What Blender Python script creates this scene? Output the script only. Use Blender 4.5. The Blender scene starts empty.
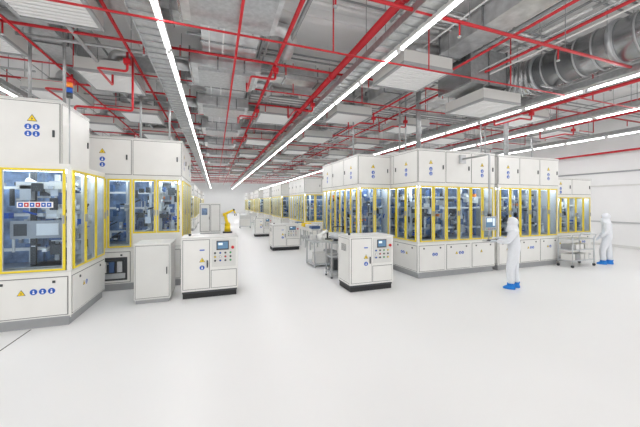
import bpy, math, random
from mathutils import Vector, Matrix
R = random.Random(7)
sc = bpy.context.scene
try:
    sc.view_settings.view_transform = 'Standard'
    sc.view_settings.look = 'None'
except Exception: pass

# ---------------------------------------------------------------- materials
def mat(name, col, rough=0.5, metal=0.0, emit=0, noise=0.0, nscale=8, bump=0.0, coat=0.0, spec=0.5):
    m = bpy.data.materials.new(name); m.use_nodes = True
    nt = m.node_tree; p = nt.nodes['Principled BSDF']
    c = (*col, 1)
    p.inputs['Base Color'].default_value = c
    p.inputs['Roughness'].default_value = rough
    p.inputs['Metallic'].default_value = metal
    p.inputs['Specular IOR Level'].default_value = spec
    if coat: p.inputs['Coat Weight'].default_value = coat
    if emit:
        p.inputs['Emission Color'].default_value = c
        p.inputs['Emission Strength'].default_value = emit
    if noise or bump:
        tc = nt.nodes.new('ShaderNodeTexCoord')
        n = nt.nodes.new('ShaderNodeTexNoise'); n.inputs['Scale'].default_value = nscale
        n.inputs['Detail'].default_value = 3
        nt.links.new(tc.outputs['Object'], n.inputs['Vector'])
        if noise:
            r = nt.nodes.new('ShaderNodeValToRGB')
            r.color_ramp.elements[0].color = (*[max(0, x*(1-noise)) for x in col], 1)
            r.color_ramp.elements[1].color = (*[min(1, x*(1+noise)) for x in col], 1)
            r.color_ramp.elements[0].position = .3; r.color_ramp.elements[1].position = .7
            nt.links.new(n.outputs['Fac'], r.inputs['Fac'])
            nt.links.new(r.outputs['Color'], p.inputs['Base Color'])
        if bump:
            b = nt.nodes.new('ShaderNodeBump'); b.inputs['Strength'].default_value = bump
            nt.links.new(n.outputs['Fac'], b.inputs['Height'])
            nt.links.new(b.outputs['Normal'], p.inputs['Normal'])
    return m

def glassmat():
    m = bpy.data.materials.new('window_glass'); m.use_nodes = True
    nt = m.node_tree; nt.nodes.clear()
    o = nt.nodes.new('ShaderNodeOutputMaterial'); mx = nt.nodes.new('ShaderNodeMixShader')
    t = nt.nodes.new('ShaderNodeBsdfTransparent'); t.inputs[0].default_value = (.88, .93, .98, 1)
    g = nt.nodes.new('ShaderNodeBsdfGlossy'); g.inputs['Roughness'].default_value = .03
    f = nt.nodes.new('ShaderNodeLayerWeight'); f.inputs[0].default_value = .5
    pw = nt.nodes.new('ShaderNodeMath'); pw.operation='POWER'; pw.inputs[1].default_value=5
    mr = nt.nodes.new('ShaderNodeMapRange'); mr.inputs[3].default_value=.02; mr.inputs[4].default_value=.35
    nt.links.new(f.outputs['Facing'], pw.inputs[0]); nt.links.new(pw.outputs[0], mr.inputs[0])
    nt.links.new(mr.outputs[0], mx.inputs[0]); nt.links.new(t.outputs[0], mx.inputs[1])
    nt.links.new(g.outputs[0], mx.inputs[2]); nt.links.new(mx.outputs[0], o.inputs[0])
    return m

M = dict(
 white=mat('powder_coat_white', (.78,.775,.75), .35, noise=.02, nscale=3),
 cream=mat('powder_coat_light_grey', (.67,.67,.65), .4, noise=.02, nscale=3),
 grey=mat('grey_paint', (.36,.37,.38), .45, noise=.03),
 lgrey=mat('aluminium_profile', (.54,.55,.56), .35, .5),
 dark=mat('dark_grey_plastic', (.045,.05,.055), .45),
 black=mat('black_plinth', (.02,.02,.022), .5),
 gap=mat('panel_gap', (.12,.12,.12), .7),
 yellow=mat('yellow_frame_paint', (.82,.65,.03), .4, noise=.03),
 ylabel=mat('warning_yellow', (.95,.68,.01), .4),
 blue=mat('mandatory_blue', (.01,.10,.50), .4),
 red=mat('sprinkler_red', (.55,.012,.022), .35, noise=.05),
 orange=mat('orange_plastic', (.85,.25,.03), .4),
 green=mat('green_plastic', (.05,.45,.12), .4),
 steel=mat('stainless_steel', (.58,.60,.62), .28, .7, noise=.05, nscale=20),
 galv=mat('galvanised_steel', (.46,.47,.48), .34, .65, noise=.14, nscale=14, bump=.05),
 gduct=mat('spiral_duct_steel', (.40,.41,.42), .27, .85, noise=.10, nscale=6),
 foil=mat('foil_insulation', (.60,.61,.62), .28, .7, noise=.18, nscale=5, bump=.15),
 cond=mat('conduit_grey', (.32,.33,.34), .4, .3),
 pipew=mat('white_pipe', (.86,.86,.86), .4),
 bgin=mat('machine_interior_panel', (.20,.29,.46), .45, noise=.5, nscale=6),
 bluegrey=mat('anodised_blue_grey', (.07,.13,.28), .4, .2),
 glass=glassmat(),
 tube=mat('fluorescent_tube', (1,1,1), .4, emit=14),
 led=mat('machine_led_strip', (.92,.96,1), .4, emit=9),
 screen=mat('hmi_screen', (.10,.20,.32), .25, emit=.3),
 screenhi=mat('hmi_screen_light', (.70,.80,.86), .25, emit=.4),
 ffu=mat('filter_face_white', (.88,.88,.88), .5),
 ceil=mat('ceiling_paint', (.88,.88,.88), .8, noise=.02, nscale=2),
 wall=mat('wall_paint', (.82,.82,.82), .6, noise=.01, nscale=2),
 suit=mat('cleanroom_fabric', (.76,.78,.82), .8, noise=.03, nscale=25, bump=.15),
 shoe=mat('overshoe_blue', (.01,.22,.70), .5),
 skin=mat('skin', (.68,.42,.32), .5),
 glove=mat('nitrile_glove', (.74,.80,.86), .5),
 eye=mat('eye_dark', (.03,.02,.02), .2),
 eyew=mat('eye_white', (.85,.85,.85), .3),
 mask=mat('face_mask', (.70,.80,.86), .8),
)

# ---------------------------------------------------------------- mesh builder
class Bd:
    def __init__(s): s.v=[]; s.f=[]; s.m=[]; s.s=[]
    def add(s, vs, fs, m, smooth=False):
        o=len(s.v); s.v+= [tuple(v) for v in vs]
        for i,f in enumerate(fs):
            s.f.append([o+k for k in f]); s.m.append(m)
            s.s.append(smooth if isinstance(smooth,bool) else smooth[i])
    def box(s,x0,x1,y0,y1,z0,z1,m):
        if x0>x1:x0,x1=x1,x0
        if y0>y1:y0,y1=y1,y0
        if z0>z1:z0,z1=z1,z0
        s.add([(x0,y0,z0),(x1,y0,z0),(x1,y1,z0),(x0,y1,z0),(x0,y0,z1),(x1,y0,z1),(x1,y1,z1),(x0,y1,z1)],
              [(0,3,2,1),(4,5,6,7),(0,1,5,4),(1,2,6,5),(2,3,7,6),(3,0,4,7)],m)
    def cyl(s,p0,p1,r,m,seg=10,r1=None,caps=True):
        p0=Vector(p0);p1=Vector(p1);d=(p1-p0)
        if d.length<1e-6:return
        d.normalize(); a=d.orthogonal().normalized(); b=d.cross(a)
        if r1 is None:r1=r
        vs=[];fs=[];sm=[]
        for i in range(seg):
            t=2*math.pi*i/seg; w=a*math.cos(t)+b*math.sin(t)
            vs+=[p0+w*r,p1+w*r1]
        for i in range(seg):
            j=(i+1)%seg; fs.append((2*i,2*j,2*j+1,2*i+1)); sm.append(True)
        if caps:
            fs.append([2*i for i in range(seg)][::-1]); fs.append([2*i+1 for i in range(seg)]); sm+=[False,False]
        s.add(vs,fs,m,sm)
    def ball(s,c,r,m,seg=10,ring=6,sc=(1,1,1)):
        c=Vector(c);vs=[];fs=[]
        for i in range(ring+1):
            ph=math.pi*i/ring
            for j in range(seg):
                t=2*math.pi*j/seg
                vs.append((c.x+r*sc[0]*math.sin(ph)*math.cos(t),c.y+r*sc[1]*math.sin(ph)*math.sin(t),c.z+r*sc[2]*math.cos(ph)))
        for i in range(ring):
            for j in range(seg):
                k=(j+1)%seg; fs.append((i*seg+j,(i+1)*seg+j,(i+1)*seg+k,i*seg+k))
        s.add(vs,fs,m,True)
    def tube(s,pts,r,m,seg=10,joint=1.0):
        P=[Vector(p) for p in pts]; out=[P[0]]
        for i in range(1,len(P)-1):
            a=P[i-1]-P[i]; b=P[i+1]-P[i]; k=min(r*2.5,a.length*.45,b.length*.45)
            A=P[i]+a.normalized()*k; C=P[i]+b.normalized()*k
            for t in (0,.25,.5,.75,1):
                out.append(A*(1-t)**2+P[i]*2*t*(1-t)+C*t*t)
        out.append(P[-1])
        prev=None; rings=[]
        for i,p in enumerate(out):
            d=(out[min(i+1,len(out)-1)]-out[max(i-1,0)]).normalized()
            if prev is None: a=d.orthogonal().normalized()
            else: a=(prev-d*prev.dot(d)).normalized()
            prev=a;b=d.cross(a)
            rings.append([p+(a*math.cos(2*math.pi*j/seg)+b*math.sin(2*math.pi*j/seg))*r for j in range(seg)])
        vs=[v for q in rings for v in q]; fs=[];sm=[]
        for i in range(len(rings)-1):
            for j in range(seg):
                k=(j+1)%seg; fs.append((i*seg+j,i*seg+k,(i+1)*seg+k,(i+1)*seg+j)); sm.append(True)
        fs.append(list(range(seg))[::-1]); fs.append([(len(rings)-1)*seg+j for j in range(seg)]); sm+=[False,False]
        s.add(vs,fs,m,sm)
    def obj(s,name,parent=None,bevel=0,origin=None):
        me=bpy.data.meshes.new(name)
        used=sorted(set(s.m)); rem={k:i for i,k in enumerate(used)}
        me.from_pydata(s.v,[],s.f)
        for k in used: me.materials.append(M[k])
        me.polygons.foreach_set('material_index',[rem[k] for k in s.m])
        me.polygons.foreach_set('use_smooth',s.s)
        me.update()
        o=bpy.data.objects.new(name,me); sc.collection.objects.link(o)
        if parent: o.parent=parent
        if bevel:
            b=o.modifiers.new('bevel','BEVEL'); b.width=bevel; b.segments=2; b.limit_method='ANGLE'; b.angle_limit=math.radians(50)
        return o

class Face:
    """local frame on a vertical face: 'F' normal -Y, 'L' normal -X, 'R' normal +X"""
    def __init__(s,b,kind,x,y): s.b=b;s.k=kind;s.x=x;s.y=y
    def pt(s,u,z,n):
        if s.k=='F': return (s.x+u,s.y-n,z)
        if s.k=='L': return (s.x-n,s.y+u,z)
        return (s.x+n,s.y+u,z)
    def box(s,u0,u1,z0,z1,n0,n1,m):
        a=s.pt(u0,z0,n0);c=s.pt(u1,z1,n1); s.b.box(a[0],c[0],a[1],c[1],a[2],c[2],m)
    def poly(s,pts,n,m,th=.002):
        k=len(pts); vs=[s.pt(u,z,n+th) for u,z in pts]+[s.pt(u,z,n) for u,z in pts]
        s.b.add(vs,[list(range(k))]+[(i,(i+1)%k,(i+1)%k+k,i+k) for i in range(k)],m)
    def disc(s,u,z,r,n,m,seg=14): s.poly([(u+r*math.cos(2*math.pi*i/seg),z+r*math.sin(2*math.pi*i/seg)) for i in range(seg)],n,m)
    def warn(s,u,z,r,n):
        t=lambda q:[(u-q*.95,z-q*.6),(u+q*.95,z-q*.6),(u,z+q)]
        s.poly(t(r),n,'dark'); s.poly(t(r*.8),n+.003,'ylabel')
        q=r*.4
        s.poly([(u+q*.3,z+q*.9),(u-q*.5,z-.1*q),(u,z-.1*q),(u-.2*q,z-q),(u+q*.55,z+.1*q),(u+.05*q,z+.1*q)],n+.006,'dark')
    def mand(s,u,z,r,n):
        s.disc(u,z,r,n,'blue'); s.disc(u,z+r*.3,r*.22,n+.003,'ffu',8)
        s.poly([(u-r*.3,z-r*.6),(u+r*.3,z-r*.6),(u+r*.2,z-.02*r),(u-r*.2,z-.02*r)],n+.003,'ffu')
    def cyl(s,u0,z0,n0,u1,z1,n1,r,m,seg=8): s.b.cyl(s.pt(u0,z0,n0),s.pt(u1,z1,n1),r,m,seg)
    def frame(s,u0,u1,z0,z1,w,n0,n1,m):
        s.box(u0,u1,z0,z0+w,n0,n1,m);s.box(u0,u1,z1-w,z1,n0,n1,m)
        s.box(u0,u0+w,z0+w,z1-w,n0,n1,m);s.box(u1-w,u1,z0+w,z1-w,n0,n1,m)

def clutter(F,u0,u1,z0,z1,depth,rng,dens=16):
    """automation equipment inside an enclosure, behind face F (negative n)"""
    L=u1-u0
    for z in (z0+.35,z0+.95,z1-.3):
        n=-rng.uniform(.25,.6); F.box(u0,u1,z,z+.05,n,n-.06,rng.choice(['lgrey','steel','white']))
    k=max(1,int(L/.45))
    for i in range(k):
        u=u0+(i+.5)*L/k+rng.uniform(-.08,.08); n=-rng.uniform(.35,.7)
        F.box(u-.03,u+.03,z0,z1,n,n-.07,rng.choice(['lgrey','white','bluegrey','steel','dark']))
    F.box(u0+.03,u1-.03,z0+.02,z0+.10,-.12,-depth+.05,'steel')
    for i in range(int(L*dens)):
        u=rng.uniform(u0+.06,u1-.2); w=rng.uniform(.04,.17); z=rng.uniform(z0+.1,z1-.2); h=rng.uniform(.03,.22)
        n=-rng.uniform(.12,depth-.25); m=rng.choice(['dark','dark','bluegrey','bluegrey','bluegrey','white','white','steel','steel','grey','lgrey','dark','blue','white','orange'] )
        if m in('orange','blue'): w*=.4;h*=.5
        F.box(u,min(u+w,u1-.02),z,z+h,n,n-rng.uniform(.05,.2),m)
        if rng.random()<.35: F.box(u+.01,min(u+w,u1-.02)-.01,z+h*.2,z+h*.5,n+.004,n,rng.choice(['ffu','dark','cream']))
    for i in range(int(L*9)):
        u=rng.uniform(u0+.08,u1-.08); z=rng.uniform(z0+.15,z1-.5); n=-rng.uniform(.15,depth-.3)
        t=rng.random()
        if t<.5: F.cyl(u,z,n,u,z+rng.uniform(.15,.45),n,rng.uniform(.010,.035),rng.choice(['steel','dark','white','bluegrey']))
        else:
            u2=min(u1-.05,u+rng.uniform(.1,.4)); F.cyl(u,z,n,u2,z+rng.uniform(-.1,.2),n,rng.uniform(.01,.025),rng.choice(['steel','dark','blue','lgrey']))

def machine(x0,x1,y0,y1,ztop,faces,zw0=.95,zw1=2.65,plinth=.14,winw=.52,seed=1,lod=1,topinset=0,stick=True,depth=1.0,fw=.032,sidew=None,stickf=0):
    b=Bd(); rng=random.Random(seed)
    b.box(x0+.04,x1-.04,y0+.04,y1-.04,0,plinth+.01,'grey')
    b.box(x0,x1,y0,y1,plinth,zw0,'white')
    t=topinset
    b.box(x0+t,x1-t,y0+t,y1-t,zw1,ztop-.02,'white')
    b.box(x0+t-.012,x1-t+.012,y0+t-.012,y1-t+.012,ztop-.03,ztop,'cream')
    if t: b.box(x0-.002,x1+.002,y0-.002,y1+.002,zw1-.005,zw1+.05,'white')
    dp=min(depth,(x1-x0)*.42,(y1-y0)*.42)
    b.box(x0+(dp if 'L' in faces else .05),x1-(dp if 'R' in faces else .05),y0+(dp if 'F' in faces else .05),y1-.05,zw0-.01,zw1+.01,'bgin')
    b.box(x0+.004,x1-.004,y1-.04,y1-.001,zw0-.01,zw1+.01,'white')
    if 'R' not in faces: b.box(x1-.04,x1-.001,y0+.004,y1-.045,zw0-.01,zw1+.01,'white')
    if 'L' not in faces: b.box(x0+.001,x0+.04,y0+.004,y1-.045,zw0-.01,zw1+.01,'white')
    if 'F' not in faces: b.box(x0+.045,x1-.045,y0+.001,y0+.04,zw0-.01,zw1+.01,'white')
    for (cx,cy) in ((x0+.002,y0+.002),(x1-.057,y0+.002)):
        b.box(cx,cx+.055,cy,cy+.055,zw0-.01,zw1+.01,'white')
    for k in faces:
        if k=='F': F=Face(b,'F',x0,y0); L=x1-x0
        elif k=='L': F=Face(b,'L',x0,y0); L=y1-y0
        else: F=Face(b,'R',x1,y0); L=y1-y0
        ww=winw if (k=='F' or not sidew) else sidew
        n=max(1,round((L-.06)/ww)); w=(L-.12)/n
        for i in range(n):
            a=.06+i*w
            F.frame(a+.015,a+w-.015,zw0+.035,zw1-.045,fw,.022,-.01,'yellow')
            F.frame(a+.015+fw,a+w-.015-fw,zw0+.035+fw,zw1-.045-fw,.012,.012,-.008,'lgrey')
            F.box(a+.04,a+w-.04,zw0+.06,zw1-.07,.004,.001,'glass')
            if i: F.box(a-.018,a+.018,zw0,zw1,-.001,-.05,'white')
            if lod:
                uu=a+w-.03 if i%2==0 else a+.03
                F.box(uu-.010,uu+.010,(zw0+zw1)/2-.07,(zw0+zw1)/2+.07,.022,.045,'grey')
        F.box(.06,L-.06,zw1-.05,zw1+.01,-.003,-.035,'white')
        F.box(.0,L,zw0-.004,zw0+.028,.008,-.035,'cream')
        F.box(.1,L-.1,zw1-.08,zw1-.05,-.10,-.2,'led')
        clutter(F,.08,L-.08,zw0,zw1-.08,dp,rng,26 if lod else 9)
        nb=max(1,round(L/1.1)); w=L/nb
        for i in range(nb):
            a=i*w
            F.frame(a+.035,a+w-.035,plinth+.05,zw0-.07,.012,.001,-.01,'gap')
            F.box(a+.048,a+w-.048,plinth+.063,zw0-.083,.012,-.01,'white')
            for q in (.2,.8):
                F.box(a+w*q-.02,a+w*q+.02,zw0-.17,zw0-.13,.010,.024,'dark')
            if stick and lod:
                if rng.random()<.8: F.warn(a+w*.42,zw0-.33,.05,.013)
                if rng.random()<.8:
                    F.mand(a+w*.55,zw0-.33,.045,.013)
                    if rng.random()<.5:F.mand(a+w*.55+.1,zw0-.33,.045,.013)
        F.box(0.01,L-.01,plinth-.001,plinth+.03,.006,-.01,'grey')
        F2=Face(b,k,(x0+t) if k in'FL' else (x1-t),y0+t); L2=L-2*t
        nu=max(1,round(L2/1.05)); w=L2/nu
        for i in range(nu):
            a=i*w
            F2.frame(a+.012,a+w-.012,zw1+.06,ztop-.05,.012,.001,-.01,'gap')
            F2.box(a+.024,a+w-.024,zw1+.072,ztop-.062,.012,-.01,'white')
            hz=(zw1+ztop)/2
            F2.box(a+w*.9-.015,a+w*.9+.015,hz-.06,hz+.06,.010,.03,'dark')
            if stick and lod and i%2==stickf:
                F2.warn(a+w*.45,hz+.12,.07,.013);F2.mand(a+w*.45,hz-.06,.055,.013);F2.mand(a+w*.45,hz-.19,.055,.013)
    return b

def console(x0,x1,y0,y1,h,seed=0):
    b=Bd()
    pl=.13
    b.box(x0+.03,x1-.03,y0+.03,y1-.03,0.0,pl,'black')
    b.box(x0+.02,x1-.02,y0+.02,y1-.02,pl-.02,pl+.04,'dark')
    b.box(x0,x1,y0,y1,pl+.03,h-.018,'white')
    b.box(x0-.008,x1+.008,y0-.008,y1+.008,h-.02,h,'cream')
    F=Face(b,'F',x0,y0);L=x1-x0
    s=L*.5
    F.frame(.03,s-.01,pl+.07,h-.05,.012,.001,-.01,'gap')
    F.box(.042,s-.022,pl+.082,h-.062,.012,-.01,'white')
    F.box(s-.075,s-.05,h*.5,h*.5+.16,.010,.035,'dark')
    F.warn(s-.17,h*.62,.06,.013)
    F.mand(s-.17,h*.5,.05,.013)
    F.box(s-.22,s-.12,h*.78,h*.8,.012,.015,'blue')
    F.frame(s+.01,L-.03,pl+.07,h*.45,.012,.001,-.01,'gap')
    F.box(s+.022,L-.042,pl+.082,h*.44-.003,.012,-.01,'white')
    F.box(s+.03,L-.05,h*.5,h-.05,.014,-.01,'cream')
    F.box(s+.13,L-.2,h*.78,h-.09,.024,.012,'dark'); F.box(s+.15,L-.22,h*.8,h-.11,.027,.022,'screen')
    F.box(s+.17,s+.26,h*.86,h*.9,.029,.025,'screenhi')
    for r in range(3):
        for c in range(4):
            u=s+.1+c*.11; z=h*.73-r*.085
            if u<L-.07:
                m=['dark','green','red','blue','ylabel','dark','dark','ffu'][(r*4+c*3+seed)%8]
                b.cyl(F.pt(u,z,.012),F.pt(u,z,.035),.016,m,10)
                F.disc(u,z,.022,.0135,'dark',10)
    b.cyl(F.pt(L-.12,h*.82,.012),F.pt(L-.12,h*.82,.05),.018,'ylabel',12)
    b.cyl(F.pt(L-.12,h*.82,.048),F.pt(L-.12,h*.82,.075),.034,'red',14)
    for kk in ('L','R'):
        G=Face(b,kk,x0 if kk=='L' else x1,y0); D=y1-y0
        G.frame(.04,D-.04,pl+.07,h-.06,.008,.001,-.01,'gap')
        for i in range(7): G.box(D*.3,D*.7,h*.72+i*.025,h*.72+i*.025+.01,.004,-.01,'dark')
    for k in range(4):
        x=(x0+.1) if k%2 else (x1-.1); y=(y0+.1) if k<2 else (y1-.1)
        b.cyl((x-.015,y-.0,.035),(x+.015,y,.035),.035,'dark',12)
    b.cyl((x0+.15,(y0+y1)/2,h-.01),(x0+.15,(y0+y1)/2,h+.05),.03,'dark',10)
    return b

# ================================================================ ROOM
XL,XR,YB,YF,H=-16,18,-3,62,6.3
b=Bd(); b.box(XL,XR,YB,YF,-.1,0,'white'); floor=b.obj('floor')
fm=bpy.data.materials.new('epoxy_floor'); fm.use_nodes=True
nt=fm.node_tree;p=nt.nodes['Principled BSDF']
p.inputs['Specular IOR Level'].default_value=.22
tc=nt.nodes.new('ShaderNodeTexCoord');n=nt.nodes.new('ShaderNodeTexNoise');n.inputs['Scale'].default_value=.6;n.inputs['Detail'].default_value=4
nt.links.new(tc.outputs['Object'],n.inputs['Vector'])
rr=nt.nodes.new('ShaderNodeMapRange'); rr.inputs[3].default_value=.30; rr.inputs[4].default_value=.38
nt.links.new(n.outputs['Fac'],rr.inputs[0]); nt.links.new(rr.outputs[0],p.inputs['Roughness'])
cr=nt.nodes.new('ShaderNodeValToRGB'); cr.color_ramp.elements[0].color=(.77,.77,.765,1);cr.color_ramp.elements[1].color=(.81,.81,.805,1)
nt.links.new(n.outputs['Fac'],cr.inputs['Fac']); nt.links.new(cr.outputs['Color'],p.inputs['Base Color'])
floor.data.materials.clear(); floor.data.materials.append(fm)
b=Bd(); b.box(-2.89,-2.87,0,6.2,0,.002,'gap'); b.obj('trim_1')
b=Bd(); b.box(XL,XR,YB,YF,H,H+.1,'ceil')
y=2.0
while y<YF:
    b.box(XL+.01,XR-.01,y,y+.22,H-.2,H+.02,'ceil'); y+=4.0
b.obj('ceiling')
b=Bd(); b.box(XR,XR+.1,YB,YF,0,H,'wall')
for z,m in ((1.15,'lgrey'),(2.9,'cream'),(3.55,'cond')): b.box(XR-.05,XR+.01,YB,YF,z,z+.07,m)
b.obj('wall_right')
b=Bd(); b.box(XR-.02,XR,YB,YF,0,.12,'cream'); b.obj('baseboard_right')
b=Bd(); b.box(XL-.1,XL,YB,YF,0,H,'wall'); b.obj('wall_left')
b=Bd(); b.box(XL,XR,YF,YF+.1,0,H,'wall'); b.obj('wall_far')

# ================================================================ MACHINES
b=machine(-6.9,-2.34,6.2,7.85,3.9,'FR',zw0=.92,zw1=2.72,winw=.91,sidew=.52,seed=3,topinset=.22,depth=.75,stick=False)
for i,m in enumerate(('dark','blue','orange','red')):
    b.cyl((-2.42,6.36,3.95+i*.09),(-2.42,6.36,3.95+(i+1)*.09-.005),.045,m,12)
b.cyl((-2.42,6.36,2.77),(-2.42,6.36,3.95),.012,'lgrey',8)
F=Face(b,'F',-6.9,6.2)
F.box(3.84,4.32,2.02,2.12,.006,.008,'ffu')
for i,m in enumerate(('blue','red','blue','red','blue','blue')):
    u=3.86+i*.075; F.box(u,u+.06,2.035,2.105,.008,.010,m); F.disc(u+.03,2.07,.014,.011,'ffu',8)
for i,u in enumerate((4.06,4.18,4.30)): F.mand(u,.62,.05,.013)
F.warn(3.9,.61,.06,.013); F.warn(3.0,.61,.06,.013)
F2=Face(b,'F',-6.68,6.42); F2.warn(3.72,3.55,.075,.013)
for k in range(2):
    for j in range(2): F2.mand(3.665+j*.11,3.41-k*.12,.05,.013)
G=Face(b,'R',-2.34,6.2); G.warn(.5,.6,.05,.013);G.mand(.62,.6,.045,.013)
F.box(3.75,4.4,2.34,2.46,-.15,-.3,'white'); F.box(3.8,3.95,2.15,2.4,-.15,-.35,'lgrey')
F.cyl(3.85,2.5,-.25,4.35,2.2,-.25,.045,'white');F.cyl(4.35,2.2,-.25,4.15,1.85,-.25,.045,'steel')
F.box(3.7,4.45,1.5,1.8,-.1,-.14,'grey'); F.box(3.75,3.92,1.55,1.75,-.09,-.1,'dark');F.box(4.05,4.35,1.55,1.75,-.09,-.1,'white')
b.obj('assembly_machine')
b=machine(-3.0,-.80,8.25,11.0,3.68,'FR',zw0=1.0,zw1=2.72,winw=.55,seed=5,depth=.8)
F=Face(b,'F',-3.0,8.25)
F.box(.1,1.0,.25,.8,.015,-.01,'dark'); F.box(.14,.96,.3,.42,.04,.013,'steel')
for i in range(5): F.box(.16+i*.16,.26+i*.16,.45,.7,.05,.013,['steel','grey','white','bluegrey','steel'][i])
F.cyl(.15,.75,.05,.95,.72,.05,.018,'dark')
F.box(1.12,2.19,1.03,1.36,.026,-.02,'white')
for u0,u1 in((1.14,1.62),(1.67,2.14)): F.box(u0,u1,1.36,1.40,.027,0,'yellow')
b.obj('assembly_machine')
b=machine(5.27,8.12,6.74,10.2,3.62,'FL',zw0=.98,zw1=2.62,winw=.47,seed=8)
b.obj('assembly_machine')
b=machine(8.26,11.05,6.74,10.2,3.60,'FL',zw0=.98,zw1=2.62,winw=.47,seed=9)
b.box(8.125,8.255,6.9,10.0,.1,3.45,'lgrey')
b.obj('assembly_machine')
b=machine(4.1,5.25,8.06,11.2,3.6,'FL',zw0=.98,zw1=2.62,winw=.46,seed=12)
b.obj('assembly_machine')
b=machine(11.25,13.5,7.1,9.6,3.02,'FL',zw0=.98,zw1=2.35,winw=.46,seed=13)
b.obj('assembly_machine')
for i,(x0,yy) in enumerate(((4.9,16.5),(4.7,22.0),(4.8,27.6),(4.6,33.5),(4.8,40),(4.7,47))):
    b=machine(x0,x0+3.2,yy,yy+3.7,3.6,'FL',winw=.6,seed=20+i,lod=0,fw=.05); b.obj('assembly_machine')
    if i<4:
        b=machine(x0+4.2,x0+7.6,yy-1,yy+3,3.5,'FL',winw=.7,seed=40+i,lod=0); b.obj('assembly_machine')
for i,(x1,yy) in enumerate(((-1.6,15.5),(-1.5,24),(-1.6,31),(-1.5,39))):
    b=machine(x1-3,x1,yy,yy+4.2,3.5,'FR',winw=.7,seed=60+i,lod=0); b.obj('assembly_machine')

console(-.70,.49,7.0,7.75,1.34,0).obj('control_console',bevel=.006)
console(2.96,4.13,6.23,6.94,1.31,3).obj('control_console',bevel=.006)
console(2.35,3.6,12.8,13.6,1.15,5).obj('control_console')
console(2.3,3.4,18.5,19.2,1.2,1).obj('control_console')
b=Bd(); x0,x1,y0,y1,h=-1.58,-.90,6.98,7.75,1.25
b.box(x0+.03,x1-.03,y0+.03,y1-.03,0,.085,'grey'); b.box(x0,x1,y0,y1,.08,h-.015,'cream')
b.box(x0-.01,x1+.01,y0-.01,y1+.01,h-.02,h,'white')
F=Face(b,'F',x0,y0); F.frame(.02,.66,.11,h-.04,.012,.001,-.01,'gap'); F.box(.032,.648,.122,h-.052,.012,-.01,'cream')
F.box(.60,.62,.6,.75,.010,.03,'dark')
G=Face(b,'R',x1,y0); G.frame(.04,.73,.12,h-.05,.008,.001,-.01,'gap')
b.obj('electrical_cabinet',bevel=.005)
b=Bd(); b.box(-1.0,.35,21,23,.1,2.1,'white'); b.box(-.95,.3,21.05,22.95,0,.11,'grey')
F=Face(b,'F',-1.0,21); F.frame(.05,.65,.2,2.0,.025,.002,-.01,'gap');F.frame(.7,1.3,.2,2.0,.025,.002,-.01,'gap'); F.box(.6,.64,1,1.2,.03,0,'dark')
F.box(.15,.5,1.3,1.75,.01,-.01,'bgin')
b.obj('test_cabinet')
b=Bd(); cx,cy=.8,21.5
b.cyl((cx,cy,0),(cx,cy,.12),.32,'dark',18); b.cyl((cx,cy,.11),(cx,cy,.5),.22,'ylabel',16,r1=.18)
b.ball((cx,cy,.58),.2,'ylabel',14,8)
b.cyl((cx-.13,cy,.6),(cx+.13,cy,.6),.15,'dark',14)
b.cyl((cx,cy,.6),(cx-.18,cy,1.3),.12,'ylabel',12,r1=.09); b.cyl((cx-.3,cy,1.3),(cx-.06,cy,1.3),.11,'ylabel',14)
b.cyl((cx-.18,cy,1.32),(cx+.42,cy,1.62),.095,'ylabel',12,r1=.06); b.ball((cx+.42,cy,1.62),.08,'dark',12,8)
b.cyl((cx+.42,cy,1.62),(cx+.52,cy,1.38),.05,'ylabel',10); b.cyl((cx+.52,cy,1.38),(cx+.54,cy,1.32),.06,'steel',12)
b.box(cx+.46,cx+.50,cy-.04,cy+.04,1.2,1.33,'dark');b.box(cx+.57,cx+.61,cy-.04,cy+.04,1.2,1.33,'dark')
b.obj('industrial_robot_arm')
for (x,y) in ((1.9,25.0),(3.1,29.5),(.2,28.5)):
    b=Bd(); b.box(x,x+.9,y,y+.6,.15,.2,'steel'); b.box(x+.05,x+.85,y+.05,y+.55,.2,.75,'white'); b.box(x+.05,x+.85,y+.05,y+.55,.78,1.1,'cream')
    for q in (x+.03,x+.87):
        b.cyl((q,y+.05,.06),(q,y+.05,1.25),.015,'steel'); b.cyl((q,y+.55,.06),(q,y+.55,1.25),.015,'steel'); b.cyl((q-.015,y+.05,.06),(q+.015,y+.05,.06),.06,'dark');b.cyl((q-.015,y+.55,.06),(q+.015,y+.55,.06),.06,'dark')
        b.cyl((q,y+.05,1.25),(q,y+.55,1.25),.015,'steel')
    b.obj('supply_cart')
b=Bd()
x0,x1,y0,y1=3.05,3.95,7.6,8.03
for x in(x0,x1):
    for y in (y0,y1): b.box(x-.02,x+.02,y-.02,y+.02,.03,1.0,'lgrey'); b.cyl((x,y,0),(x,y,.04),.03,'dark')
for z in (.15,.6,.98):
    for y in(y0,y1): b.box(x0+.02,x1-.02,y-.018,y+.018,z-.02,z+.018,'lgrey')
    for x in(x0,x1): b.box(x-.018,x+.018,y0+.02,y1-.02,z-.02,z+.018,'lgrey')
b.box(x0-.02,x1+.02,y0-.02,y1+.02,1.0,1.02,'steel'); b.box(x0+.05,x1-.05,y0+.02,y1-.02,.17,.2,'steel')
b.cyl((x0+.25,y0+.22,1.02),(x0+.25,y0+.22,1.08),.1,'dark',14); b.cyl((x0+.25,y0+.22,1.08),(x0+.25,y0+.22,1.25),.18,'steel',18,r1=.22)
b.box(x0+.6,x0+.8,y0+.1,y0+.4,1.02,1.2,'bluegrey'); b.box(x0+.1,x0+.4,y0+.1,y0+.4,.2,.5,'dark'); b.box(x0+.5,x0+.8,y0+.1,y0+.4,.2,.45,'white')
b.tube([(x0+.2,y0+.4,1.1),(x0+.2,y0+.4,1.4),(x0+.5,y0+.4,1.4),(x0+.5,y0+.4,1.02)],.015,'dark')
b.obj('bowl_feeder_stand')
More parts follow.
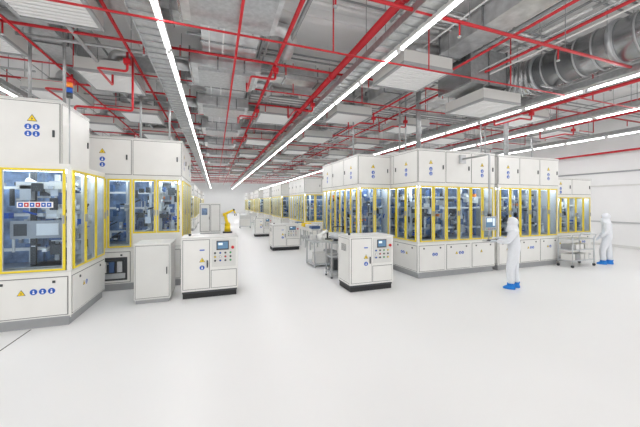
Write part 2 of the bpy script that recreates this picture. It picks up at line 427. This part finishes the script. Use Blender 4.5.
b=Bd(); x0,x1,y0,y1=3.0,3.9,9.0,9.9
b.box(x0,x1,y0,y1,.08,.12,'steel')
for x in(x0+.03,x1-.03):
    for y in (y0+.03,y1-.03): b.box(x-.02,x+.02,y-.02,y+.02,.0,.8,'lgrey')
b.box(x0,x1,y0,y1,.8,.84,'steel'); b.box(x0+.1,x0+.5,y0+.1,y0+.5,.12,.45,'cream'); b.box(x0+.55,x1-.05,y0+.1,y0+.6,.12,.5,'grey')
b.cyl((x0+.3,y0+.3,.84),(x0+.3,y0+.3,1.05),.09,'white',12); b.cyl((x0+.3,y0+.3,1.02),(x0+.6,y0+.35,1.15),.055,'white',10); b.cyl((x0+.6,y0+.35,1.2),(x0+.6,y0+.35,.9),.03,'dark',10)
b.box(x0+.55,x0+.75,y0+.25,y0+.45,.84,.9,'dark'); b.box(x0+.1,x0+.25,y0+.55,y0+.8,.84,1.0,'cream')
b.obj('fixture_stand')
b=Bd()
for y in (12.5,13.3,14.1,14.9,15.7):
    for x in(4.0,4.6): b.box(x-.025,x+.025,y-.025,y+.025,0,.85,'lgrey')
    b.box(4.02,4.58,y-.02,y+.02,.3,.34,'lgrey')
b.box(3.97,4.02,12.3,15.9,.82,.95,'white'); b.box(4.58,4.63,12.3,15.9,.82,.95,'white')
for i in range(30): b.cyl((4.02,12.4+i*.118,.9),(4.58,12.4+i*.118,.9),.03,'steel')
for i in range(5): b.box(4.1,4.5,12.6+i*.65,13.0+i*.65,.93,1.05+.03*(i%3),['bluegrey','white','ylabel','white','bluegrey'][i])
b.obj('roller_conveyor')
b=Bd(); x0,x1,y0,y1=10.85,11.95,6.2,6.62
for x in(x0,x1):
    for y in(y0,y1): b.cyl((x,y,.08),(x,y,1.0),.018,'steel'); b.cyl((x-.015,y,.045),(x+.015,y,.045),.045,'dark',12)
for z in(.2,.55,.9): b.box(x0,x1,y0,y1,z,z+.025,'steel')
b.tube([(x1,y0,.9),(x1+.12,y0,1.05),(x1+.12,y1,1.05),(x1,y1,.9)],.014,'steel')
for i in range(4):
    b.box(x0+.06+i*.23,x0+.24+i*.23,y0+.06,y0+.38,.225,.42,['white','grey','cream','white'][i]); b.box(x0+.06+i*.23,x0+.22+i*.23,y0+.06,y0+.38,.575,.74,['grey','white','white','cream'][i])
b.obj('steel_trolley')

b=Bd(); hx,hy=6.80,5.80
b.box(hx-.1,hx+.1,6.66,6.727,3.25,3.5,'lgrey')
b.tube([(hx,6.68,3.38),(hx,hy,3.38),(hx,hy,1.76)],.028,'lgrey')
b.cyl((hx,hy,1.74),(hx,hy,1.82),.045,'dark')
b.box(hx-.19,hx+.19,hy-.04,hy+.05,1.38,1.75,'lgrey')
b.box(hx-.165,hx+.165,hy-.046,hy-.035,1.46,1.72,'screen'); b.box(hx-.14,hx+.05,hy-.049,hy-.04,1.6,1.7,'screenhi'); b.box(hx+.07,hx+.14,hy-.049,hy-.04,1.5,1.7,'screenhi')
b.box(hx-.22,hx+.22,hy-.26,hy+.02,1.10,1.13,'lgrey'); b.box(hx-.19,hx+.19,hy-.24,hy-.08,1.125,1.15,'dark'); b.cyl((hx,hy+.02,1.1),(hx,hy+.02,1.4),.02,'lgrey')
for i in range(5): b.cyl((hx-.14+i*.07,hy-.038,1.42),(hx-.14+i*.07,hy-.055,1.42),.013,['green','red','blue','dark','dark'][i])
b.obj('control_panel')

# ================================================================ CEILING SERVICES
def hang(b,x,y,z,r=.007): b.cyl((x,y,z),(x,y,H-.0),r,'cond',5,caps=False)
def striprow(x,z,y0=1.5,y1=60,w=.3,pw=470,tx=0.0,ls=.05):
    """light line at x; cable tray centred tx to the side and above it"""
    b=Bd(); t=x+tx
    b.box(t-w/2,t+w/2,y0,y1,z+.12,z+.13,'galv')
    for q in(-1,1): b.box(t+q*w/2-.004,t+q*w/2+.004,y0,y1,z+.07,z+.20,'galv')
    for k,(o,r,m) in enumerate(((-.09,.018,'dark'),(-.04,.014,'cond'),(.0,.02,'cond'),(.06,.016,'dark'))): b.cyl((t+o,y0,z+.15),(t+o,y1,z+.15),r,m,6)
    y=y0
    while y<min(y1,30):
        b.box(t-w/2,t+w/2,y,y+.05,z+.105,z+.12,'grey'); y+=.22 if y<12 else .5
    b.box(x-.04,x+.04,y0,y1,z+.05,z+.119,'white')
    y=y0
    while y<y1-1.4:
        b.box(x-.05,x+.05,y,y+1.42,z+.035,z+.052,'ffu'); b.cyl((x,y+.03,z+.015),(x,y+1.39,z+.015),.018,'tube',8)
        for yy in (y+.0,y+1.39): b.box(x-.025,x+.025,yy,yy+.03,z-.01,z+.04,'ffu')
        y+=1.5
    y=y0+.5
    while y<y1:
        hang(b,t-w/2,y,z+.15); hang(b,t+w/2,y,z+.15); y+=3
    o=b.obj('strip_light_row')
    ld=bpy.data.lights.new('lamp','AREA'); ld.shape='RECTANGLE'; ld.size=ls; ld.size_y=y1-y0; ld.energy=pw
    lo=bpy.data.objects.new('lamp',ld); lo.location=(x,(y0+y1)/2,z-.012); sc.collection.objects.link(lo); lo.parent=o
striprow(3.1,4.8,w=.42,tx=-.17); striprow(-.80,4.85,w=.42,tx=-.20,ls=.035)
for x,z in ((8.3,4.75),(11.5,4.8),(-5.0,4.9),(-9.5,4.9),(15.2,4.8)): striprow(x,z)

def ffu(x,y,z=4.95,w=1.25,h=.3,l=1.25,duct=True):
    b=Bd()
    b.box(x-w/2,x+w/2,y-l/2,y+l/2,z+.04,z+h,'cream')
    F=[(x-w/2-.01,x+w/2+.01,y-l/2-.01,y-l/2+.04),(x-w/2-.01,x+w/2+.01,y+l/2-.04,y+l/2+.01),(x-w/2-.01,x-w/2+.04,y-l/2+.04,y+l/2-.04),(x+w/2-.04,x+w/2+.01,y-l/2+.04,y+l/2-.04)]
    for q in F: b.box(*q,z,z+.055,'grey')
    n=12
    for i in range(n):
        yy=y-l/2+.05+(l-.1)*i/n; b.box(x-w/2+.04,x+w/2-.04,yy,yy+.07,z+.01,z+.025,'ffu')
    b.cyl((x,y,z+h-.01),(x,y,z+h+.18),.28,'galv',16)
    if duct: b.tube([(x,y,z+h+.1),(x,y,z+h+.42),(x+.9,y,z+h+.5)],.12,'foil',10)
    for i in(-1,1):
        for j in(-1,1): hang(b,x+i*(w/2-.05),y+j*(l/2-.05),z+h)
    b.obj('fan_filter_unit')
for i in range(9): ffu(4.25,5.7+i*3.5)
ffu(6.75,6.0,z=4.6,duct=False)
for i in range(1,8): ffu(7.0,6.1+i*3.6)
for i in range(5): ffu(10.0,7.4+i*3.6)
for i in range(3): ffu(13.4,8.4+i*4)
for i in range(8): ffu(-2.3,5.2+i*3.1,w=1.1)
for i in range(5): ffu(-4.0,6.7+i*3.3,w=1.1)
for i in range(4): ffu(-6.6,7.2+i*3.3)
for i in range(6): ffu(1.9,10.2+i*4.2,z=5.0,w=1.1)

def rduct(b,x0,x1,y0,y1,z0,z1,m='galv',pitch=1.2):
    b.box(x0,x1,y0,y1,z0,z1,m)
    alongY=(y1-y0)>(x1-x0); a,c=(y0,y1) if alongY else (x0,x1); t=a
    while t<=c+.01:
        if alongY:b.box(x0-.03,x1+.03,t-.015,t+.015,z0-.03,z1+.03,'gduct')
        else:b.box(t-.015,t+.015,y0-.03,y1+.03,z0-.03,z1+.03,'gduct')
        t+=pitch
b=Bd()
rduct(b,-.25,.8,2.5,30,5.25,5.8,'foil')
for y in (4.0,6.6,9.2,12.1,15,18.2,22):
    rduct(b,-.5,.95,y,y+1.1,5.0,5.3,'foil',.55)
    b.box(-.35,.85,y+.1,y+1.0,4.92,5.01,'galv')
    b.cyl((-.5,y+.5,5.15),(-1.1,y+.5,5.15),.13,'foil',12)
for y in (5.4,8.2,11.0,14,17): rduct(b,-1.9,-.25,y,y+.45,5.3,5.65,'galv',.6); b.tube([(.8,y+.3,5.5),(1.5,y+.3,5.5),(1.5,y+1.3,5.4),(1.5,y+1.3,6.2)],.13,'foil',12)
for y in (7.5,10.5,13.5): rduct(b,.8,3.8,y,y+.4,5.35,5.7,'foil',.9)
y=3
while y<30: hang(b,-.27,y,5.5);hang(b,.82,y,5.5);b.box(-.3,.86,y-.02,y+.02,5.18,5.22,'cond');y+=2
b.obj('air_duct')
b=Bd(); rduct(b,-3.6,-3.0,3,28,5.5,5.95,'galv'); 
for y in(4,9,14,20,26): hang(b,-3.3,y,5.9)
b.obj('air_duct')
b=Bd(); rduct(b,5.0,5.6,2,30,5.6,5.98,'foil')
for y in(4,9,14,20,26): hang(b,5.3,y,5.9)
b.obj('air_duct')
b=Bd(); rduct(b,10.6,11.2,3,30,5.5,5.95,'galv')
for y in(4,9,14,20,26): hang(b,10.9,y,5.9)
b.obj('air_duct')
b=Bd(); cx,cz,r,ye=7.9,5.42,.44,5.2
b.cyl((cx,1.0,cz),(cx,ye,cz),r,'gduct',32)
y=1.2
while y<ye: b.cyl((cx,y,cz),(cx,y+.03,cz),r+.014,'lgrey',32); y+=.34
b.cyl((cx,3.6,cz),(cx,3.68,cz),r+.04,'steel',32);b.cyl((cx,ye-.04,cz),(cx,ye+.04,cz),r+.04,'steel',32)
N=5;prev=Vector((cx,ye,cz))
for i in range(1,N+1):
    a=math.pi/2*i/N; pnt=Vector((cx-.7*(1-math.cos(a)),ye+.7*math.sin(a),cz)); b.cyl(prev,pnt,r,'gduct',32); b.ball(pnt,r*1.0,'gduct',32,16)
    b.cyl(pnt-(pnt-prev).normalized()*.015,pnt+(pnt-prev).normalized()*.015,r+.015,'lgrey',32); prev=pnt
b.cyl(prev,(6.9,ye+.7,cz),r,'gduct',32)
rduct(b,5.7,6.9,ye+.2,ye+1.2,5.0,5.85,'galv',.6)
for y in(2,3.64,4.9): hang(b,cx-r-.02,y,cz);hang(b,cx+r+.02,y,cz); b.box(cx-r-.04,cx+r+.04,y-.02,y+.02,cz-r-.06,cz-r-.02,'cond')
b.obj('spiral_duct')

b=Bd()
b.cyl((2.62,1,5.12),(2.62,55,5.12),.068,'red',12)
for x,z,r,ye in((1.2,5.05,.035,50),(-1.65,5.2,.03,45),(9.4,5.0,.045,40),(6.2,5.3,.03,40),(13.0,5.1,.04,40),(17.6,4.5,.05,40),(.35,4.78,.022,40),(4.95,5.05,.025,45),(-3.15,5.02,.022,40),(-5.7,5.1,.03,40),(11.9,5.2,.025,40)):
    b.cyl((x,1,z),(x,ye,z),r,'red',10)
y=3.6;k=0
while y<46:
    zz=5.16+.03*(k%3)
    if y<5: zz=4.93
    b.cyl((-9,y,zz),(17,y,zz),.028,'red',8)
    b.cyl((-7,y+1.3,zz-.12),(15,y+1.3,zz-.12),.018,'red',6)
    for x in(-6,-3.4,-1.3,1.5,3.6,5.9,8.9,12.2,14.5):
        b.cyl((x,y,zz),(x,y,zz-.22),.014,'red',6); b.cyl((x,y,zz-.24),(x,y,zz-.22),.03,'steel',8)
        b.cyl((x+.5,y+1.3,zz-.12),(x+.5,y+1.3,5.9),.014,'red',6)
        if k%2==0: hang(b,x+.2,y,zz)
    b.cyl((2.62,y-.06,5.12),(2.62,y+.06,5.12),.085,'red',12)
    y+=2.9;k+=1
for (x,y) in((1.2,6.2),(1.2,9.1),(1.2,12.6),(2.62,8.0),(6.2,8.6),(-1.65,6.8),(9.4,6.5),(4.95,8.6),(-3.15,8.4),(13,7.4)):
    b.tube([(x,y,5.1),(x,y,4.72),(x-.5,y,4.72),(x-.5,y+.9,4.72),(x-.5,y+.9,5.1)],.024,'red',8)
    b.box(x-.06,x+.06,y-.05,y+.05,4.86,4.96,'red')
b.tube([(-1.65,7.2,5.2),(-1.65,7.2,4.05),(-2.65,7.2,4.05),(-2.65,7.2,3.9)],.022,'red',8)
b.obj('sprinkler_pipework')

b=Bd()
for i in range(40):
    x=R.uniform(-9,16); z=R.uniform(5.2,6.05); r=R.choice([.012,.018,.025,.04])
    if 7.4<x<8.4: x+=1.2
    b.cyl((x,1,z),(x,R.uniform(25,55),z),r,R.choice(['cond','pipew','galv','pipew']),6)
for i in range(60):
    y=3+i*.75+R.uniform(-.3,.3); z=R.uniform(5.0,6.0); r=R.choice([.012,.018,.03,.045]); x=R.uniform(-9,2)
    if y<6.5: z=R.choice([5.95,6.02,6.08])
    b.cyl((x,y,z),(x+R.uniform(5,15),y,z),r,R.choice(['cond','pipew','galv','pipew']),6)
for y0_,z0_,n_ in((3.1,5.98,5),(4.7,5.98,6),(7.0,5.75,4),(8.9,5.35,6),(11.6,5.6,5),(15.2,5.3,6),(19,5.4,6)):
    for j in range(n_): b.cyl((1.0,y0_+j*.11,z0_),(17.5,y0_+j*.11,z0_),.022,'pipew' if j%2 else 'cond',6)
    for x in(3.5,7,10.5,14): b.box(x-.02,x+.02,y0_-.08,y0_+n_*.11,z0_-.06,z0_-.02,'lgrey'); hang(b,x,y0_-.05,z0_-.04)
for y in range(3,50,3):
    for x in (-8,-4.6,0,4.4,8.8,12.6):
        hang(b,x,y,5.3); b.box(x-.5,x+.5,y-.02,y+.02,5.26,5.30,'lgrey')
b.obj('ceiling_conduits')
b=Bd()
for x,y,zt in ((-2.9,7.4,3.9),(-3.5,7.5,3.9),(5.9,8.5,3.62),(6.5,9,3.62),(9.2,8.2,3.6),(10.1,8.8,3.6),(12.3,8.5,3.02),(4.6,9.4,3.6),(-2.0,9.6,3.68),(-1.3,9.9,3.68)):
    b.cyl((x,y,zt),(x,y,H),.03,'galv',8); b.cyl((x,y,zt),(x,y,zt+.08),.06,'lgrey',10)
for x,y,zt in ((6.2,7.9,3.62),(9.7,7.6,3.6),(-4.2,7.2,3.9)):
    b.cyl((x,y,zt),(x,y,H),.08,'galv',14)
b.obj('supply_drop_pipes')

# ================================================================ PEOPLE
def skinobj(name,pts,edges,rad,root,m,parent,sub=2):
    me=bpy.data.meshes.new(name); me.from_pydata(pts,edges,[]); me.update()
    o=bpy.data.objects.new(name,me); sc.collection.objects.link(o)
    md=o.modifiers.new('skin','SKIN')
    if not me.skin_vertices: return o
    for i,v in enumerate(me.skin_vertices[0].data):
        rr_=rad[i]; v.radius=rr_ if isinstance(rr_,tuple) else (rr_,rr_)
        v.use_root=(i==root)
    md.use_smooth_shade=True
    s=o.modifiers.new('sub','SUBSURF'); s.levels=sub; s.render_levels=sub
    me.materials.append(M[m]); o.parent=parent
    return o
def person(name,loc,facing,reach):
    e=bpy.data.objects.new(name,None); sc.collection.objects.link(e); e.location=loc
    e.rotation_euler=(0,0,math.atan2(facing[1],facing[0])-math.pi/2)
    eL,wL=reach['L'];eR,wR=reach['R']; st=reach.get('stride',.06)
    P=[(0,0,.95),(0,-.01,1.12),(0,0,1.30),(0,-.005,1.42),(0,.01,1.50),
       (-.17,0,1.385),eL,wL,(.17,0,1.385),eR,wR,
       (-.095,0,.86),(-.105,.03+st,.48),(-.11,st,.10),(.095,0,.86),(.105,.03-st,.48),(.11,-st,.10)]
    E=[(0,1),(1,2),(2,3),(3,4),(3,5),(5,6),(6,7),(3,8),(8,9),(9,10),(0,11),(11,12),(12,13),(0,14),(14,15),(15,16)]
    Rd=[(.19,.15),(.18,.145),(.20,.15),(.15,.12),.075,.10,.074,.052,.10,.074,.052,.13,.10,.08,.13,.10,.08]
    skinobj('coverall_body',P,E,Rd,0,'suit',e)
    b=Bd(); hc=Vector((0,.025,1.615))
    b.ball(hc,.1,'skin',20,14,(.78,.95,1.18))
    b.ball(hc+Vector((0,.1,-.01)),.016,'skin',8,6,(.8,1.1,1.5))
    for q in(-1,1):
        b.ball(hc+Vector((q*.032,.083,.012)),.014,'eyew',8,6,(1.1,.6,.8)); b.ball(hc+Vector((q*.032,.091,.012)),.007,'eye',8,6)
        b.ball(hc+Vector((q*.08,-.0,-.005)),.026,'skin',8,6,(.4,.7,1.2))
    b.ball(hc+Vector((0,.055,-.05)),.062,'mask',14,8,(1,.9,.75))
    b.cyl((0,.01,1.45),(0,.02,1.56),.055,'skin',12)
    b.obj('head',e)
    b=Bd(); seg,ring=24,16; vs=[];fs=[]
    for i in range(ring+1):
        ph=math.pi*i/ring*.98+.01
        for j in range(seg):
            t=2*math.pi*j/seg; x=.112*math.sin(ph)*math.cos(t);y=.128*math.sin(ph)*math.sin(t);z=.142*math.cos(ph)
            if ph>1.9:
                k=(ph-1.9)/1.2; x=math.cos(t)*(.10+.10*k); y=math.sin(t)*(.10+.045*k); z=-.045-.17*k
            vs.append(hc+Vector((x,y,z)))
    for i in range(ring):
        for j in range(seg):
            k=(j+1)%seg; t=2*math.pi*(j+.5)/seg; ph=math.pi*(i+.5)/ring
            if math.sin(t)>.80 and .95<ph<1.9: continue
            fs.append((i*seg+j,(i+1)*seg+j,(i+1)*seg+k,i*seg+k))
    b.add(vs,fs,'suit',True); b.obj('hood',e)
    for nm,el,w in(('left_hand',eL,wL),('right_hand',eR,wR)):
        w_=Vector(w); d=(w_-Vector(el)).normalized(); sx=-1 if nm[0]=='l' else 1
        side=d.cross(Vector((0,0,1)));  side=side.normalized() if side.length>.2 else Vector((0,1,0))
        up=side.cross(d).normalized()
        pts=[w_-d*.02,w_+d*.05,w_+d*.085];ed=[(0,1),(1,2)];rd=[(.028,.02),(.036,.017),(.036,.014)]
        for k,(o,l) in enumerate(((-.030,.062),(-.010,.075),(.011,.07),(.031,.055))):
            s0=len(pts); base=w_+d*.085+side*o
            pts+=[base,base+d*l*.5-up*.008,base+d*l*.9-up*.03]; ed+=[(2,s0),(s0,s0+1),(s0+1,s0+2)]; rd+=[.0095,.0088,.0075]
        s0=len(pts); tb=w_+d*.03+side*(-sx)*.03
        pts+=[tb,tb+d*.03+side*(-sx)*.025-up*.01,tb+d*.06+side*(-sx)*.03-up*.02]; ed+=[(1,s0),(s0,s0+1),(s0+1,s0+2)]; rd+=[.013,.011,.009]
        skinobj(nm,pts,ed,rd,0,'glove',e,1)
    for nm,x,y in(('left_overshoe',-.11,st),('right_overshoe',.11,-st)):
        b=Bd(); vs=[];fs=[];seg=14
        rings=[(0,.052,.13,.045,.0),(.03,.058,.138,.045,0),(.06,.053,.12,.035,0),(.09,.06,.085,.01,0),(.15,.088,.088,0,0)]
        for z,rx,ry,oy,_ in rings:
            for j in range(seg):
                t=2*math.pi*j/seg; vs.append((x+rx*math.cos(t),y+oy+ry*math.sin(t),z))
        for i in range(len(rings)-1):
            for j in range(seg):
                k=(j+1)%seg; fs.append((i*seg+j,i*seg+k,(i+1)*seg+k,(i+1)*seg+j))
        fs.append(list(range(seg))[::-1]); b.add(vs,fs,'shoe',True); b.obj(nm,e)
    return e
person('cleanroom_worker',(6.92,5.22,0),(-.62,.78),
  {'L':((-.27,.14,1.16),(-.16,.36,1.16)),'R':((.27,.10,1.15),(.14,.33,1.20)),'stride':.05})
person('cleanroom_worker',(12.65,6.2,0),(-.55,.8),
  {'L':((-.27,.02,1.12),(-.22,.20,.93)),'R':((.27,-.02,1.12),(.22,.16,.92)),'stride':.1})

# ================================================================ LIGHT / CAMERA
w=bpy.data.worlds.new('world'); sc.world=w; w.use_nodes=True
w.node_tree.nodes['Background'].inputs[0].default_value=(1,.99,.97,1); w.node_tree.nodes['Background'].inputs[1].default_value=1.3
cam=bpy.data.cameras.new('camera'); co=bpy.data.objects.new('camera',cam); sc.collection.objects.link(co)
cam.sensor_width=36; cam.lens=294/640*36; cam.shift_y=-10.5/640; cam.clip_start=.05; cam.clip_end=200
co.location=(0,0,2.1); co.rotation_euler=(math.radians(90),0,-math.radians(19.6)); sc.camera=co
